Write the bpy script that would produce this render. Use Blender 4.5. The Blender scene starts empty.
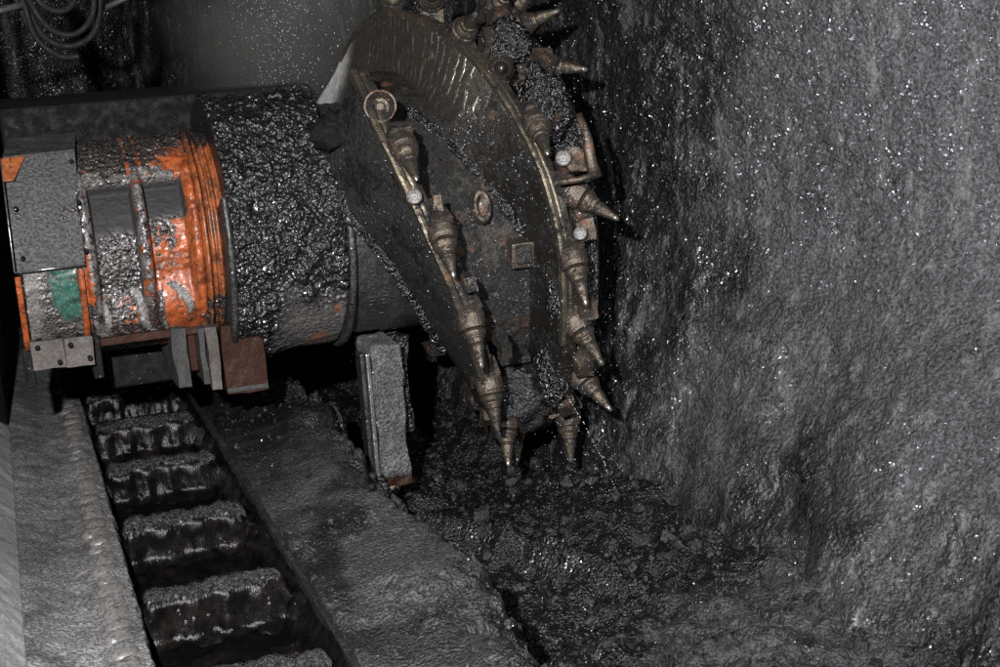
import bpy, bmesh, math, random
import numpy as np
from mathutils import Vector, Matrix, noise, Quaternion
random.seed(7)
R_ = math.radians
SC = bpy.context.scene
COL = SC.collection

# ------------------------------------------------------------------ helpers
def tag(o, label=None, cat=None, group=None, kind=None):
    if label: o['label'] = label
    if cat: o['category'] = cat
    if group: o['group'] = group
    if kind: o['kind'] = kind
    return o

def empty(name, loc):
    o = bpy.data.objects.new(name, None); COL.objects.link(o); o.location = loc
    o.empty_display_size = .1
    return o

def wloc(o):
    p = Vector((0, 0, 0))
    while o is not None:
        p += o.location; o = o.parent
    return p

def mesh_obj(name, verts, faces, mat, parent=None, smooth=True, attrs=None, origin=None):
    """verts in world coordinates; the object keeps its origin at `origin` (default: its parent's)"""
    base = wloc(parent) if parent else Vector((0, 0, 0))
    org = Vector(origin) if origin is not None else base
    me = bpy.data.meshes.new(name)
    me.from_pydata([(v[0]-org[0], v[1]-org[1], v[2]-org[2]) for v in verts], [], faces)
    if attrs:
        for k, vals in attrs.items():
            a = me.attributes.new(k, 'FLOAT', 'POINT'); a.data.foreach_set('value', list(vals))
    me.materials.append(mat)
    me.polygons.foreach_set('use_smooth', [smooth]*len(me.polygons))
    me.update()
    bm = bmesh.new(); bm.from_mesh(me); bmesh.ops.recalc_face_normals(bm, faces=bm.faces); bm.to_mesh(me); bm.free()
    o = bpy.data.objects.new(name, me); COL.objects.link(o)
    if parent: o.parent = parent
    o.location = org-base
    return o

def bevel(o, w=.004, seg=2, angle=35):
    m = o.modifiers.new('bevel', 'BEVEL'); m.width = w; m.segments = seg; m.limit_method = 'ANGLE'; m.angle_limit = R_(angle)
    return o

def grid_faces(nu, nv, closed_u=False, closed_v=False, off=0):
    f = []
    for i in range(nu if closed_u else nu-1):
        for j in range(nv if closed_v else nv-1):
            a = i*nv+j; b = ((i+1) % nu)*nv+j; c = ((i+1) % nu)*nv+(j+1) % nv; d = i*nv+(j+1) % nv
            f.append((a+off, b+off, c+off, d+off))
    return f

def fb(p, s=1., o=4, h=.8):
    return noise.fractal(Vector((p[0]*s, p[1]*s, p[2]*s)), h, 2.0, o)

def interp(keys, x):
    xs = [k[0] for k in keys]; ys = [k[1] for k in keys]
    if xs[0] > xs[-1]: xs = xs[::-1]; ys = ys[::-1]
    return float(np.interp(x, xs, ys))

def sm(a, b, x):
    t = min(1., max(0., (x-a)/(b-a))); return t*t*(3-2*t)

# ------------------------------------------------------------------ node helpers / materials
class NT:
    def __init__(s, name):
        s.m = bpy.data.materials.new(name); s.m.use_nodes = True
        s.t = s.m.node_tree; s.t.nodes.clear()
        s.out = s.n('ShaderNodeOutputMaterial')
        s.co = s.n('ShaderNodeTexCoord').outputs['Object']
    def n(s, typ, **kw):
        nd = s.t.nodes.new(typ)
        for k, v in kw.items(): setattr(nd, k, v)
        return nd
    def set(s, sock, v):
        if isinstance(v, bpy.types.NodeSocket): s.t.links.new(v, sock)
        elif isinstance(v, (tuple, list)) and len(v) == 3 and sock.type == 'RGBA': sock.default_value = (*v, 1)
        else: sock.default_value = v
    def math(s, op, a, b=None, c=None, clamp=False):
        nd = s.n('ShaderNodeMath', operation=op); nd.use_clamp = clamp
        s.set(nd.inputs[0], a)
        if b is not None: s.set(nd.inputs[1], b)
        if c is not None: s.set(nd.inputs[2], c)
        return nd.outputs[0]
    def vmath(s, op, a, b=None, scale=None):
        nd = s.n('ShaderNodeVectorMath', operation=op); s.set(nd.inputs[0], a)
        if b is not None: s.set(nd.inputs[1], b)
        if scale is not None: s.set(nd.inputs['Scale'], scale)
        return nd.outputs[0]
    def noise(s, scale, detail=4, rough=.6, stretch=None, dist=0., co=None):
        nd = s.n('ShaderNodeTexNoise'); nd.inputs['Scale'].default_value = scale
        nd.inputs['Detail'].default_value = detail; nd.inputs['Roughness'].default_value = rough
        nd.inputs['Distortion'].default_value = dist
        c = co or s.co
        if stretch: c = s.vmath('MULTIPLY', c, stretch)
        s.set(nd.inputs['Vector'], c)
        return nd.outputs['Fac']
    def vor(s, scale, feature='F1', out='Distance', stretch=None):
        nd = s.n('ShaderNodeTexVoronoi', feature=feature); nd.inputs['Scale'].default_value = scale
        c = s.co
        if stretch: c = s.vmath('MULTIPLY', c, stretch)
        s.set(nd.inputs['Vector'], c)
        return nd.outputs[out]
    def ramp(s, x, a, b, lo=0., hi=1.):
        nd = s.n('ShaderNodeMapRange', interpolation_type='SMOOTHSTEP')
        for i, v in enumerate((x, a, b, lo, hi)): s.set(nd.inputs[i], v)
        return nd.outputs[0]
    def mix(s, f, a, b):
        nd = s.n('ShaderNodeMix', data_type='RGBA'); s.set(nd.inputs[0], f); s.set(nd.inputs[6], a); s.set(nd.inputs[7], b)
        return nd.outputs[2]
    def mixf(s, f, a, b):
        nd = s.n('ShaderNodeMix', data_type='FLOAT'); s.set(nd.inputs[0], f); s.set(nd.inputs[2], a); s.set(nd.inputs[3], b)
        return nd.outputs[0]
    def attr(s, name):
        return s.n('ShaderNodeAttribute', attribute_name=name).outputs['Fac']
    def bump(s, h, strength=.5, dist=.01, normal=None):
        nd = s.n('ShaderNodeBump'); nd.inputs['Strength'].default_value = strength; nd.inputs['Distance'].default_value = dist
        s.set(nd.inputs['Height'], h)
        if normal: s.set(nd.inputs['Normal'], normal)
        return nd.outputs[0]
    def pbr(s, col, rough, metal=0., normal=None, spec=.5, coat=0.):
        nd = s.n('ShaderNodeBsdfPrincipled')
        s.set(nd.inputs['Base Color'], col); s.set(nd.inputs['Roughness'], rough); s.set(nd.inputs['Metallic'], metal)
        s.set(nd.inputs['Specular IOR Level'], spec); s.set(nd.inputs['Coat Weight'], coat)
        nd.inputs['Coat Roughness'].default_value = .15
        if normal: s.set(nd.inputs['Normal'], normal)
        return nd.outputs[0]
    def mixs(s, f, a, b):
        nd = s.n('ShaderNodeMixShader'); s.set(nd.inputs[0], f); s.set(nd.inputs[1], a); s.set(nd.inputs[2], b)
        return nd.outputs[0]
    def glints(s, under, normal, cell=230., amount=.3, spread=1.1, rough=.22, patch=None, tint=(.8, .82, .9)):
        """tiny crystal faces / water beads, each cell tilted its own way"""
        cell *= .95; spread = .8; rough = .36
        c = s.vor(cell, out='Color')
        d = s.vmath('SCALE', s.vmath('SUBTRACT', c, (.5, .5, .5)), scale=spread)
        gn = s.n('ShaderNodeNewGeometry').outputs['Normal']
        nb = s.vmath('ADD', s.vmath('SCALE', gn, scale=.5), s.vmath('SCALE', normal, scale=.5))
        nn = s.vmath('NORMALIZE', s.vmath('ADD', nb, d))
        g = s.n('ShaderNodeBsdfGlossy'); sp0 = s.n('ShaderNodeSeparateColor'); s.set(sp0.inputs[0], s.vor(cell, out='Color')); s.set(g.inputs['Color'], s.vmath('SCALE', tint, scale=s.math('MULTIPLY', s.math('POWER', sp0.outputs[0], 4.), .95))); g.inputs['Roughness'].default_value = rough
        s.set(g.inputs['Normal'], nn)
        sel = s.vor(cell*.83, out='Distance')
        sep = s.n('ShaderNodeSeparateColor'); s.set(sep.inputs[0], c)
        f = s.math('GREATER_THAN', sep.outputs[2], 1.-amount)
        if patch: f = s.math('MULTIPLY', f, patch)
        f = s.math('MULTIPLY', f, s.ramp(sel, .3, .6, 1., .35))
        return s.mixs(f, under, g.outputs[0])
    def done(s, sh):
        s.t.links.new(sh, s.out.inputs['Surface']); return s.m

def mat_coal(name, dry=(.055, .055, .057), wet=(.012, .012, .013), glint=.25, cell=230, bscale=45, bstr=.8, bdist=.012,
             streak=False, wetattr=False, rough_dry=.85, rough_wet=.35, gl_patch=(.45, .62), spread=1.1, grough=.22, fsc=130, fhi=(.15, .15, .155), spec=.5):
    t = NT(name)
    n1 = t.noise(bscale, 3, .6); n2 = t.noise(bscale*2.7, 2, .6)
    v = t.math('MULTIPLY', t.vor(bscale*1.5, 'SMOOTH_F1'), -1.)
    h = t.math('ADD', t.math('MULTIPLY', n1, 1.), t.math('MULTIPLY', n2, .45))
    h = t.math('ADD', h, t.math('MULTIPLY', v, .9))
    if streak:
        h = t.math('ADD', h, t.math('MULTIPLY', t.noise(60, 4, .65, stretch=(1, 1, .5)), .4))
    nrm = t.bump(h, bstr, bdist)
    big = t.noise(2.3, 5, .6)
    med = t.noise(14, 5, .7)
    w = t.math('ADD', t.math('MULTIPLY', big, .5), t.math('MULTIPLY', med, .5))
    wf = t.ramp(w, .40, .60)
    if wetattr:
        wf = t.math('ADD', t.math('MULTIPLY', wf, .35), t.attr('wet'), clamp=True)
    else:
        wf = t.math('MULTIPLY', wf, .75)
    fine = t.noise(fsc, 4, .85)
    col = t.mix(wf, dry, wet)
    col = t.mix(t.ramp(fine, .43, .59), t.mix(.70, col, (.004, .004, .004)), t.mix(.38, col, t.mix(wf, fhi, tuple(x*.07 for x in fhi))))
    ro = t.mixf(wf, rough_dry, rough_wet)
    blot = t.ramp(t.noise(1.1, 6, .7, dist=.6), .32, .68, .0, .50)
    col = t.mix(blot, col, t.mix(.65, col, (.008, .008, .008)))
    if streak:
        col = t.mix(t.math('MULTIPLY', t.ramp(t.noise(17, 6, .75, stretch=(1, 1, .22)), .52, .66), .5), col, (.15, .15, .15))
    sh = t.pbr(col, ro, 0., nrm, spec)
    pt = t.ramp(t.noise(9, 5, .7), gl_patch[0], gl_patch[1], .15, 1.)
    pt = t.math('MULTIPLY', pt, t.mixf(wf, .45, 1.))
    sh = t.glints(sh, nrm, cell, glint, spread, grough, pt)
    return t.done(sh)

def mat_steel(name, col=(.16, .14, .11), dirt=.45, rough=.38, metal=.85, hatch=False, grime=(.012, .012, .012), rust=(.12, .05, .025), rusty=.3,
              bscale=60, bstr=.35, glint=.12, warm=None):
    t = NT(name)
    n1 = t.noise(bscale, 6, .7); n2 = t.noise(9, 5, .65)
    h = t.math('ADD', n1, t.math('MULTIPLY', t.noise(bscale*5, 3, .7), .4))
    fac_d = t.ramp(t.math('ADD', t.math('MULTIPLY', n1, .45), t.math('MULTIPLY', n2, .55)), .62-dirt*.35, .70-dirt*.25)
    if hatch:
        w = t.n('ShaderNodeTexWave', wave_type='BANDS', bands_direction='Y'); w.inputs['Scale'].default_value = 10.5
        w.inputs['Distortion'].default_value = 2.2; w.inputs['Detail'].default_value = 3; w.inputs['Detail Scale'].default_value = 3.
        t.set(w.inputs['Vector'], t.co)
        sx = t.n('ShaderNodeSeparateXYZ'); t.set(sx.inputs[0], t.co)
        topm = t.ramp(t.math('ADD', sx.outputs[2], t.math('MULTIPLY', t.math('SUBTRACT', t.noise(7, 4, .6), .5), .25)), .96, 1.10)  # scratched, worn top of the vane; its colour is also lightened to look lit
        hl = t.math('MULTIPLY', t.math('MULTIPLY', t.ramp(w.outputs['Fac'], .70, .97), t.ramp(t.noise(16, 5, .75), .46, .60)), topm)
        bright = t.math('MULTIPLY', t.ramp(t.math('ADD', sx.outputs[1], t.math('MULTIPLY', t.math('SUBTRACT', t.noise(11, 4, .6), .5), .10)), .20, .36), t.ramp(sx.outputs[2], .85, .92))  # flash glint painted as whiter steel at the vane's back end
        h = t.math('ADD', h, t.math('MULTIPLY', hl, 1.))
    nrm = t.bump(h, bstr, .006)
    rf = t.ramp(t.noise(17, 5, .7), .62-rusty*.3, .75-rusty*.2)
    base = t.mix(rf, col, rust)
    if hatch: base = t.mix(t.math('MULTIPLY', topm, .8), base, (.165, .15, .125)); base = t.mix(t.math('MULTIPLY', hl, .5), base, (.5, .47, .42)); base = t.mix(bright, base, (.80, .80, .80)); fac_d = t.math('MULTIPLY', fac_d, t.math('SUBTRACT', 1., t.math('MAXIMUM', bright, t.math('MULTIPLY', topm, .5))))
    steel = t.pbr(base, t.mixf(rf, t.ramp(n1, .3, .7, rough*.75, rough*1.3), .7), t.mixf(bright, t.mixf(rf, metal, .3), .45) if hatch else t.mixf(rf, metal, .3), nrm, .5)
    gnrm = t.bump(t.math('ADD', t.noise(120, 5, .8), n1), .9, .008)
    gr = t.pbr(grime, .5, 0., gnrm, .5)
    sh = t.mixs(fac_d, steel, gr)
    sh = t.glints(sh, gnrm, 260, glint, 1.0, .2, t.ramp(n2, .4, .6, .2, 1.))
    return t.done(sh)

def mat_simple(name, col, rough=.6, metal=0., b=.3, bs=90, var=.5, coat=0., glint=0, spec=.22):
    t = NT(name)
    n = t.noise(bs, 5, .7); n2 = t.noise(bs*.2, 5, .7)
    c = t.mix(t.ramp(n2, .3, .7, 0., var), col, tuple(x*.25 for x in col))
    c = t.mix(t.ramp(t.noise(150, 4, .8), .45, .6, 0., .6), c, tuple(x*.3 for x in col))
    nrm = t.bump(n, b, .004)
    sh = t.pbr(c, t.ramp(n, .3, .7, rough*.75, min(1., rough*1.25)), metal, nrm, spec, coat)
    if glint: sh = t.glints(sh, nrm, 260, glint, .9, .22)
    return t.done(sh)

def mat_painted(name, *a, vs=105, sp=1., **k):
    return _mat_painted(name, vs, sp, *a, **k)
def _mat_painted(name, vs, sp, paint=(.32, .070, .017), dk=(.060, .050, .048), gl=.3, rr=.36, bd=.012):
    """paint under caked coal slurry: attribute cover (0 bare paint .. 1 coal), pale (grey dried mud; painted highlight on the neck)"""
    t = NT(name)
    cov = t.attr('cover'); pale = t.attr('pale'); calm = t.attr('calm')
    n = t.noise(70, 6, .75); n2 = t.noise(22, 5, .7)
    k = t.math('ADD', cov, t.math('SUBTRACT', t.math('ADD', t.math('MULTIPLY', n, .8), t.math('MULTIPLY', n2, .6)), .7))
    f = t.ramp(k, .40, .58)
    hs = t.math('ADD', t.math('MULTIPLY', t.vor(vs, 'SMOOTH_F1'), -.9), t.math('MULTIPLY', t.noise(48, 3, .6), 1.2))
    cn = t.bump(t.math('MULTIPLY', hs, t.math('SUBTRACT', 1., t.math('MAXIMUM', t.math('MULTIPLY', calm, .8), t.math('MINIMUM', t.math('MULTIPLY', pale, 1.5), .8)))), 1., bd)
    pn = t.bump(t.noise(55, 4, .6, stretch=(1, .3, .3)), .35, .005)
    pc = t.mix(t.ramp(n2, .38, .66), paint, tuple(c*.30 for c in paint))
    pc = t.mix(t.ramp(t.noise(40, 5, .7, stretch=(2.4, .5, .5)), .56, .70, 0., .8), pc, (.035, .018, .012))
    pc = t.mix(t.ramp(t.noise(34, 6, .8), .50, .66, 0., .7), pc, (.05, .022, .012))
    pc = t.mix(t.ramp(t.noise(130, 4, .8), .55, .7, 0., .6), pc, (.55, .30, .18))
    p = t.pbr(pc, t.ramp(n, .35, .65, .3, .6), 0., pn, .5, .03)
    cc = t.mix(t.ramp(t.noise(180, 4, .8), .4, .66), (.006, .006, .006), dk)
    cc = t.mix(pale, cc, t.mix(t.ramp(t.noise(180, 4, .8), .4, .66), (.09, .085, .082), (.30, .28, .27)))
    cc = t.mix(calm, cc, t.mix(n2, (.010, .010, .011), (.032, .032, .033)))
    c = t.pbr(cc, t.mixf(t.math('MAXIMUM', calm, t.math('MULTIPLY', pale, 1.3, clamp=True)), rr, .72), 0., cn, t.mixf(calm, sp, sp*.3))
    c = t.glints(c, cn, 175, gl, 1.0, .18, t.math('MULTIPLY', t.math('SUBTRACT', 1., t.math('MAXIMUM', t.math('MULTIPLY', pale, .5), calm)), t.ramp(n2, .36, .6, .25, 1.)))
    sh = t.mixs(f, p, c)
    return t.done(sh)

M = {}
M['face'] = mat_coal('coal face rock', dry=(.070, .070, .077), wet=(.016, .016, .018), glint=.45, bscale=64, bstr=.7, bdist=.011, streak=True, wetattr=True, spec=.4, rough_wet=.32, cell=170, fsc=95)
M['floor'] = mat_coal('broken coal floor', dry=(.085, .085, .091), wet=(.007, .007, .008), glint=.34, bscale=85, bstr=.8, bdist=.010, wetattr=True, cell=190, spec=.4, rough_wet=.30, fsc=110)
M['chips'] = mat_coal('coal chips', fhi=(.05, .05, .05), dry=(.022, .022, .024), wet=(.009, .009, .010), glint=.2, bscale=60)
M['cake'] = mat_coal('wet caked coal', dry=(.016, .016, .017), wet=(.006, .006, .007), glint=.16, bscale=60, bstr=1., bdist=.02, cell=170, rough_wet=.24, rough_dry=.32, gl_patch=(.36, .56), fhi=(.04, .04, .04), spec=1.)
M['smooth_black'] = mat_coal('coal filmed steel', dry=(.020, .020, .021), wet=(.010, .010, .011), glint=.10, bscale=30, bstr=.25, rough_wet=.38, rough_dry=.55, gl_patch=(.5, .66))
M['dust'] = mat_coal('dusty grey steel', dry=(.20, .20, .203), wet=(.11, .11, .112), glint=.06, bscale=80, bstr=.5, bdist=.006, rough_wet=.6, cell=230, fhi=(.38, .38, .385))
def mat_flight():
    t = NT('wet muddy coal on flights')
    w = t.attr('wet')
    n1 = t.noise(60, 6, .75); n2 = t.noise(14, 5, .7)
    nd = t.bump(t.math('ADD', n1, t.math('MULTIPLY', t.noise(200, 4, .8), .5)), 1., .014)
    ns = t.bump(t.math('ADD', t.noise(26, 5, .7, stretch=(1.4, .6, .35)), t.math('MULTIPLY', n1, .15)), .4, .010)
    dryc = t.mix(t.ramp(t.noise(110, 4, .8), .45, .62), (.008, .008, .008), (.085, .082, .08))
    a = t.glints(t.pbr(dryc, .32, 0., nd, .8), nd, 170, .3, 1.0, .2, t.ramp(n2, .35, .6, .3, 1.))
    wc = t.mix(t.ramp(n2, .45, .7), (.002, .002, .002), (.008, .0065, .006))
    b = t.glints(t.pbr(wc, .24, 0., ns, .10), nd, 170, .05, 1.0, .2, t.ramp(n2, .5, .65, 0., 1.))
    return t.done(t.mixs(t.ramp(t.math('ADD', w, t.math('MULTIPLY', t.math('SUBTRACT', n1, .5), .3)), .35, .6), a, b))
M['flight'] = mat_flight()
M['plate'] = mat_coal('dusty cover plate', dry=(.075, .075, .077), wet=(.045, .045, .046), glint=.12, bscale=80, bstr=.5, bdist=.006, rough_wet=.5, cell=230, fhi=(.16, .16, .16))
M['slab'] = mat_coal('pale crushed coal crust', fhi=(.38, .38, .38), dry=(.15, .15, .153), wet=(.07, .07, .072), glint=.25, bscale=90, bstr=.7, rough_wet=.5, cell=250)
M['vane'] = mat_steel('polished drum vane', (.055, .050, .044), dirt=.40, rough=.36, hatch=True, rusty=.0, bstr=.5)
M['vane_dark'] = mat_steel('dark drum vane', (.040, .038, .036), dirt=.62, rough=.42, rusty=.0, bstr=.35, glint=.08)
M['barrel'] = mat_steel('drum barrel', (.055, .050, .044), dirt=.6, rough=.45, rusty=.3, bstr=.8, glint=.2)
M['edge'] = mat_steel('worn vane edge', (.15, .13, .095), dirt=.42, rough=.42, rusty=.2, glint=.1)
M['pick'] = mat_steel('cutting pick steel', (.110, .088, .066), dirt=.52, rough=.42, rusty=.30, bscale=70, bstr=.5, glint=.08, rust=(.14, .07, .035))
M['holder'] = mat_steel('pick holder steel', (.12, .10, .08), dirt=.42, rough=.42, rusty=.42, bscale=55, bstr=.6, glint=.22, rust=(.13, .06, .035))
M['tip'] = mat_simple('carbide tip', (.45, .43, .40), .3, .9, b=.15, glint=0)
M['nozzle'] = mat_simple('bright nozzle steel', (.19, .185, .18), .5, .3, b=.1, var=.2, glint=.1)
M['brightsteel'] = mat_simple('scraped bright steel', (.62, .62, .62), .3, .9, b=.2, var=.5, glint=.1)
M['orange'] = mat_painted('orange painted casting', dk=(.095, .078, .072), gl=.6, rr=.42, bd=.009)
M['orange_neck'] = mat_painted('orange turned neck', (.27, .075, .022))
M['green'] = mat_painted('green painted cover', (.02, .095, .075))
M['brownblock'] = mat_simple('rust brown casting', (.032, .010, .0035), .6, .1, b=.9, bs=45)
M['pinkgrey'] = mat_simple('grey scraped casting', (.13, .115, .108), .65, .1, b=.6, bs=50, var=.75)
M['greycast'] = mat_simple('grey muddy casting', (.055, .055, .055), .65, .1, b=.8, bs=40)
M['black'] = mat_simple('black rubber', (.010, .010, .011), .75, 0, b=.25, bs=60, glint=0)
M['darkmetal'] = mat_simple('dark machine steel', (.005, .005, .006), .8, .0, b=.4, bs=30, glint=.02)
M['hubskin'] = mat_coal('black hub skin', dry=(.040, .040, .042), wet=(.020, .020, .021), glint=.1, bscale=30, bstr=.2, rough_wet=.3, rough_dry=.42, spec=.8, fhi=(.07, .07, .07))
M['void'] = mat_simple('matt black lump', (.004, .004, .004), .9, 0, glint=0)
M['railtooth'] = mat_simple('worn rack steel', (.30, .285, .275), .4, .5, b=.6, bs=60, var=.6)
M['palesteel'] = mat_simple('pale scuffed plate', (.40, .40, .405), .5, .2, b=.4, bs=14, var=.5)

# ------------------------------------------------------------------ shape builders
def add_box(bm, x0, x1, y0, y1, z0, z1, rot=None, piv=None):
    vs = [bm.verts.new((x, y, z)) for x in (x0, x1) for y in (y0, y1) for z in (z0, z1)]
    for f in ((0, 1, 3, 2), (4, 6, 7, 5), (0, 4, 5, 1), (2, 3, 7, 6), (0, 2, 6, 4), (1, 5, 7, 3)):
        bm.faces.new([vs[i] for i in f])
    if rot is not None: bmesh.ops.rotate(bm, verts=vs, cent=piv or Vector(((x0+x1)/2, (y0+y1)/2, (z0+z1)/2)), matrix=rot)
    return vs

def bm_obj(name, bm, mat, parent=None, smooth=False, bev=.004, rough=0., cut=0, seed=0.):
    """box-like casting: optionally subdivided and roughened so that no face is perfectly flat"""
    if cut:
        bmesh.ops.subdivide_edges(bm, edges=bm.edges[:], cuts=cut, use_grid_fill=True)
        for v in bm.verts:
            d = noise.noise_vector(v.co*9+Vector((seed, 0, 0)))*rough + noise.noise_vector(v.co*34+Vector((seed, 3, 0)))*rough*.6
            v.co += d
    vs = [tuple(v.co) for v in bm.verts]
    bm.verts.index_update()
    fs = [[v.index for v in f.verts] for f in bm.faces]
    bm.free()
    o = mesh_obj(name, vs, fs, mat, parent, smooth)
    if bev: bevel(o, bev)
    return o

def boxo(name, dims, mat, parent=None, rot=None, bev=.006, rough=0., cut=0, smooth=False, seed=0.):
    bm = bmesh.new(); add_box(bm, *dims, rot=rot)
    return bm_obj(name, bm, mat, parent, smooth, bev if not cut else 0, rough, cut, seed)

def tube(name, pts, r, mat, parent=None, seg=10, origin=None):
    pts = [Vector(p) for p in pts]; n = len(pts)
    verts = []; t0 = (pts[1]-pts[0]).normalized(); up = t0.orthogonal().normalized()
    for i, p in enumerate(pts):
        t = (pts[min(i+1, n-1)]-pts[max(i-1, 0)]).normalized()
        up = (up-t*up.dot(t)).normalized(); s = t.cross(up)
        rr = r(i/(n-1)) if callable(r) else r
        for k in range(seg):
            a = 2*math.pi*k/seg
            verts.append(p+up*math.cos(a)*rr+s*math.sin(a)*rr)
    faces = grid_faces(n, seg, closed_v=True)
    faces.append(tuple(range(seg))[::-1]); faces.append(tuple((n-1)*seg+k for k in range(seg)))
    return mesh_obj(name, verts, faces, mat, parent, True, origin=origin)

def spline(ctrl, n=60):
    c = [Vector(p) for p in ctrl]; c = [c[0]*2-c[1]]+c+[c[-1]*2-c[-2]]; out = []
    m = len(c)-3
    for i in range(n):
        u = i/(n-1)*m; k = min(int(u), m-1); t = u-k
        a, b, d, e = c[k:k+4]
        out.append(.5*((2*b)+(d-a)*t+(2*a-5*b+4*d-e)*t*t+(3*b-a-3*d+e)*t**3))
    return out

def ring_pt(C, x, th, r):   # th: 0 faces the viewer side, 90 up
    a = R_(th); return (C[0]+x, C[1]-r*math.cos(a), C[2]+r*math.sin(a))

def lathe_x(name, C, prof, mat, parent=None, nth=300, disp=None, attr=None, close=True, smooth=True, th0=0., th1=360.):
    """prof [(x, r)] resampled by caller; disp(x, th, r, p) -> new r"""
    full = abs(th1-th0-360) < 1e-6
    verts = []; at = {}
    ths = [th0+(th1-th0)*i/(nth if full else nth-1) for i in range(nth)]
    for th in ths:
        for (x, r) in prof:
            p = ring_pt(C, x, th, r)
            rr = disp(x, th, r, p) if disp else r
            verts.append(ring_pt(C, x, th, rr))
            if attr:
                for k, v in attr(x, th, r, p).items(): at.setdefault(k, []).append(v)
    faces = grid_faces(nth, len(prof), closed_u=full)
    return mesh_obj(name, verts, faces, mat, parent, smooth, at or None)

def resample(prof, step):
    out = [prof[0]]
    for a, b in zip(prof, prof[1:]):
        L = math.hypot(b[0]-a[0], b[1]-a[1]); n = max(1, int(L/step))
        for i in range(1, n+1): out.append((a[0]+(b[0]-a[0])*i/n, a[1]+(b[1]-a[1])*i/n))
    return out

def thn(th):  # -180..180
    return (th+180) % 360-180

# ================================================================== SETTING
# coal face: a curving rough wall that follows the cut
plan = spline([(2.95, 1.9), (2.62, 2.7), (2.32, 3.3), (2.10, 3.85), (1.97, 4.35), (1.90, 4.9), (1.80, 5.4), (1.56, 5.9), (1.32, 6.5), (1.22, 7.4), (1.1, 8.6), (.3, 9.4), (-1.2, 9.6)], 200)
L = [0.]
for a, b in zip(plan, plan[1:]): L.append(L[-1]+(Vector(b)-Vector(a)).length)
NU, NV = 640, 300
verts = []; wet = []
for i in range(NU):
    # denser where the camera is close
    u = i/(NU-1); s = L[-1]*(u**1.45)
    k = min(range(len(L)), key=lambda q: abs(L[q]-s)) if False else int(np.searchsorted(L, s)); k = max(1, min(len(L)-1, k))
    t = (s-L[k-1])/(L[k]-L[k-1]); p = Vector((*plan[k-1], 0)).lerp(Vector((*plan[k], 0)), t) if len(plan[0]) == 2 else plan[k-1].lerp(plan[k], t)
    d = (Vector((*plan[k][:2], 0))-Vector((*plan[k-1][:2], 0))).normalized(); nrm = Vector((-d.y, d.x, 0)) # towards the opening
    if nrm.x > 0 and p.y < 8: nrm = -nrm
    for j in range(NV):
        z = -.1+2.7*j/(NV-1)
        q = Vector((p.x, p.y, z))
        off = .022*fb(q, 1.1, 3)+.006*fb((q.x, q.y, q.z*.7), 8, 5)+.006*fb(q, 30, 5)+.006*fb(q, 60, 3)
        # foot of the wall swells into a bank of fallen coal
        tl = 1.02+.10*fb((q.x, q.y, 0), 1.3, 3)-z
        off += interp([(2.6, .92), (3.2, .80), (3.8, .42), (4.6, .30), (6, .2)], p.y)*.5*(tl+math.sqrt(tl*tl+.035))
        off += .02*sm(0, .4, tl)*fb(q, 5, 4)
        # steps broken out of the seam
        st = noise.noise(Vector((q.x*2.2, q.y*2.2, q.z*3.2))); off += .007*sm(.12, .2, st)
        verts.append(tuple(q+nrm*off))
        w = sm(3.45, 4.1, p.y+.35*fb(q, 2.2, 4))*1.
        vv = q+nrm*off; w = max(w, sm(2.16, 1.62, vv.x+.30*fb(vv, 1.9, 4)))
        w = max(w, sm(1.95, 2.25, z+.2*fb(q, 3, 3))*.5)
        w *= .7+.3*sm(-.4, .4, fb(q, 5, 3))
        wet.append(w)
face = mesh_obj('coal_face', verts, grid_faces(NU, NV), M['face'], attrs={'wet': wet})
tag(face, 'rough dark grey wall of freshly cut coal to the right of and behind the drum', 'coal wall', kind='structure')

# floor
def plateau_edge(Y): return interp([(1.8, .76), (2.4, .79), (2.96, .86), (3.3, .885), (3.57, .855), (4.0, .86), (4.5, .92), (4.9, .86), (5.2, .78), (7, .7)], Y)
def floor_h(X, Y):
    n = fb((X, Y, 0), 3, 4); n2 = fb((X, Y, 1), 11, 4)
    xe = plateau_edge(Y)+.09*n+.045*n2
    plate = .425+.030*sm(.56, .8, X)+.05*max(0, fb((X, Y, 4), 2.1, 3))*sm(.6, .85, X)
    plate += .02*math.exp(-(((X-.76)/.10)**2+((Y-3.7)/.3)**2))
    trench = .10+.05*n+.17*sm(3.1, 2.3, Y)
    back = .10+.12*sm(1.25, 2.0, X)+.05*n
    h = plate
    if X > xe-.02:
        h = plate+(trench-plate)*sm(xe-.02, xe+.12, X)
    rise = sm(1.22+.07*n-.35*sm(3.2, 2.5, Y), 1.55+.1*n, X)
    if X > xe: h = h+(back-h)*rise*(1 if X > xe+.05 else 0.5)
    lf = .12+.88*sm(-.1, .3, fb((X, Y, 7), 2.2, 3)+(.5 if X > xe else 0)); h += lf*(.020*fb((X, Y, 2), 13, 5)+.005*fb((X, Y, 3), 40, 3))
    h += .10*math.exp(-((Y-(4.15-(X-.95)*1.5))/.10)**2)*sm(.95, 1.1, X)*sm(1.55, 1.3, X)
    h -= .16*math.exp(-(((X-1.03)/.09)**2+((Y-3.12)/.22)**2))
    if X < .552: h = .16
    return h, 1-sm(xe+.06, xe-.06, X)
xs = list(np.linspace(-1.2, .53, 12))+list(np.linspace(.555, 1.95, 230))+list(np.linspace(1.98, 3.2, 30))
ys = []
y = 1.7
while y < 9.8: ys.append(y); y += .006+.0022*max(0, y-1.7)
verts = []; wet = []
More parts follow.
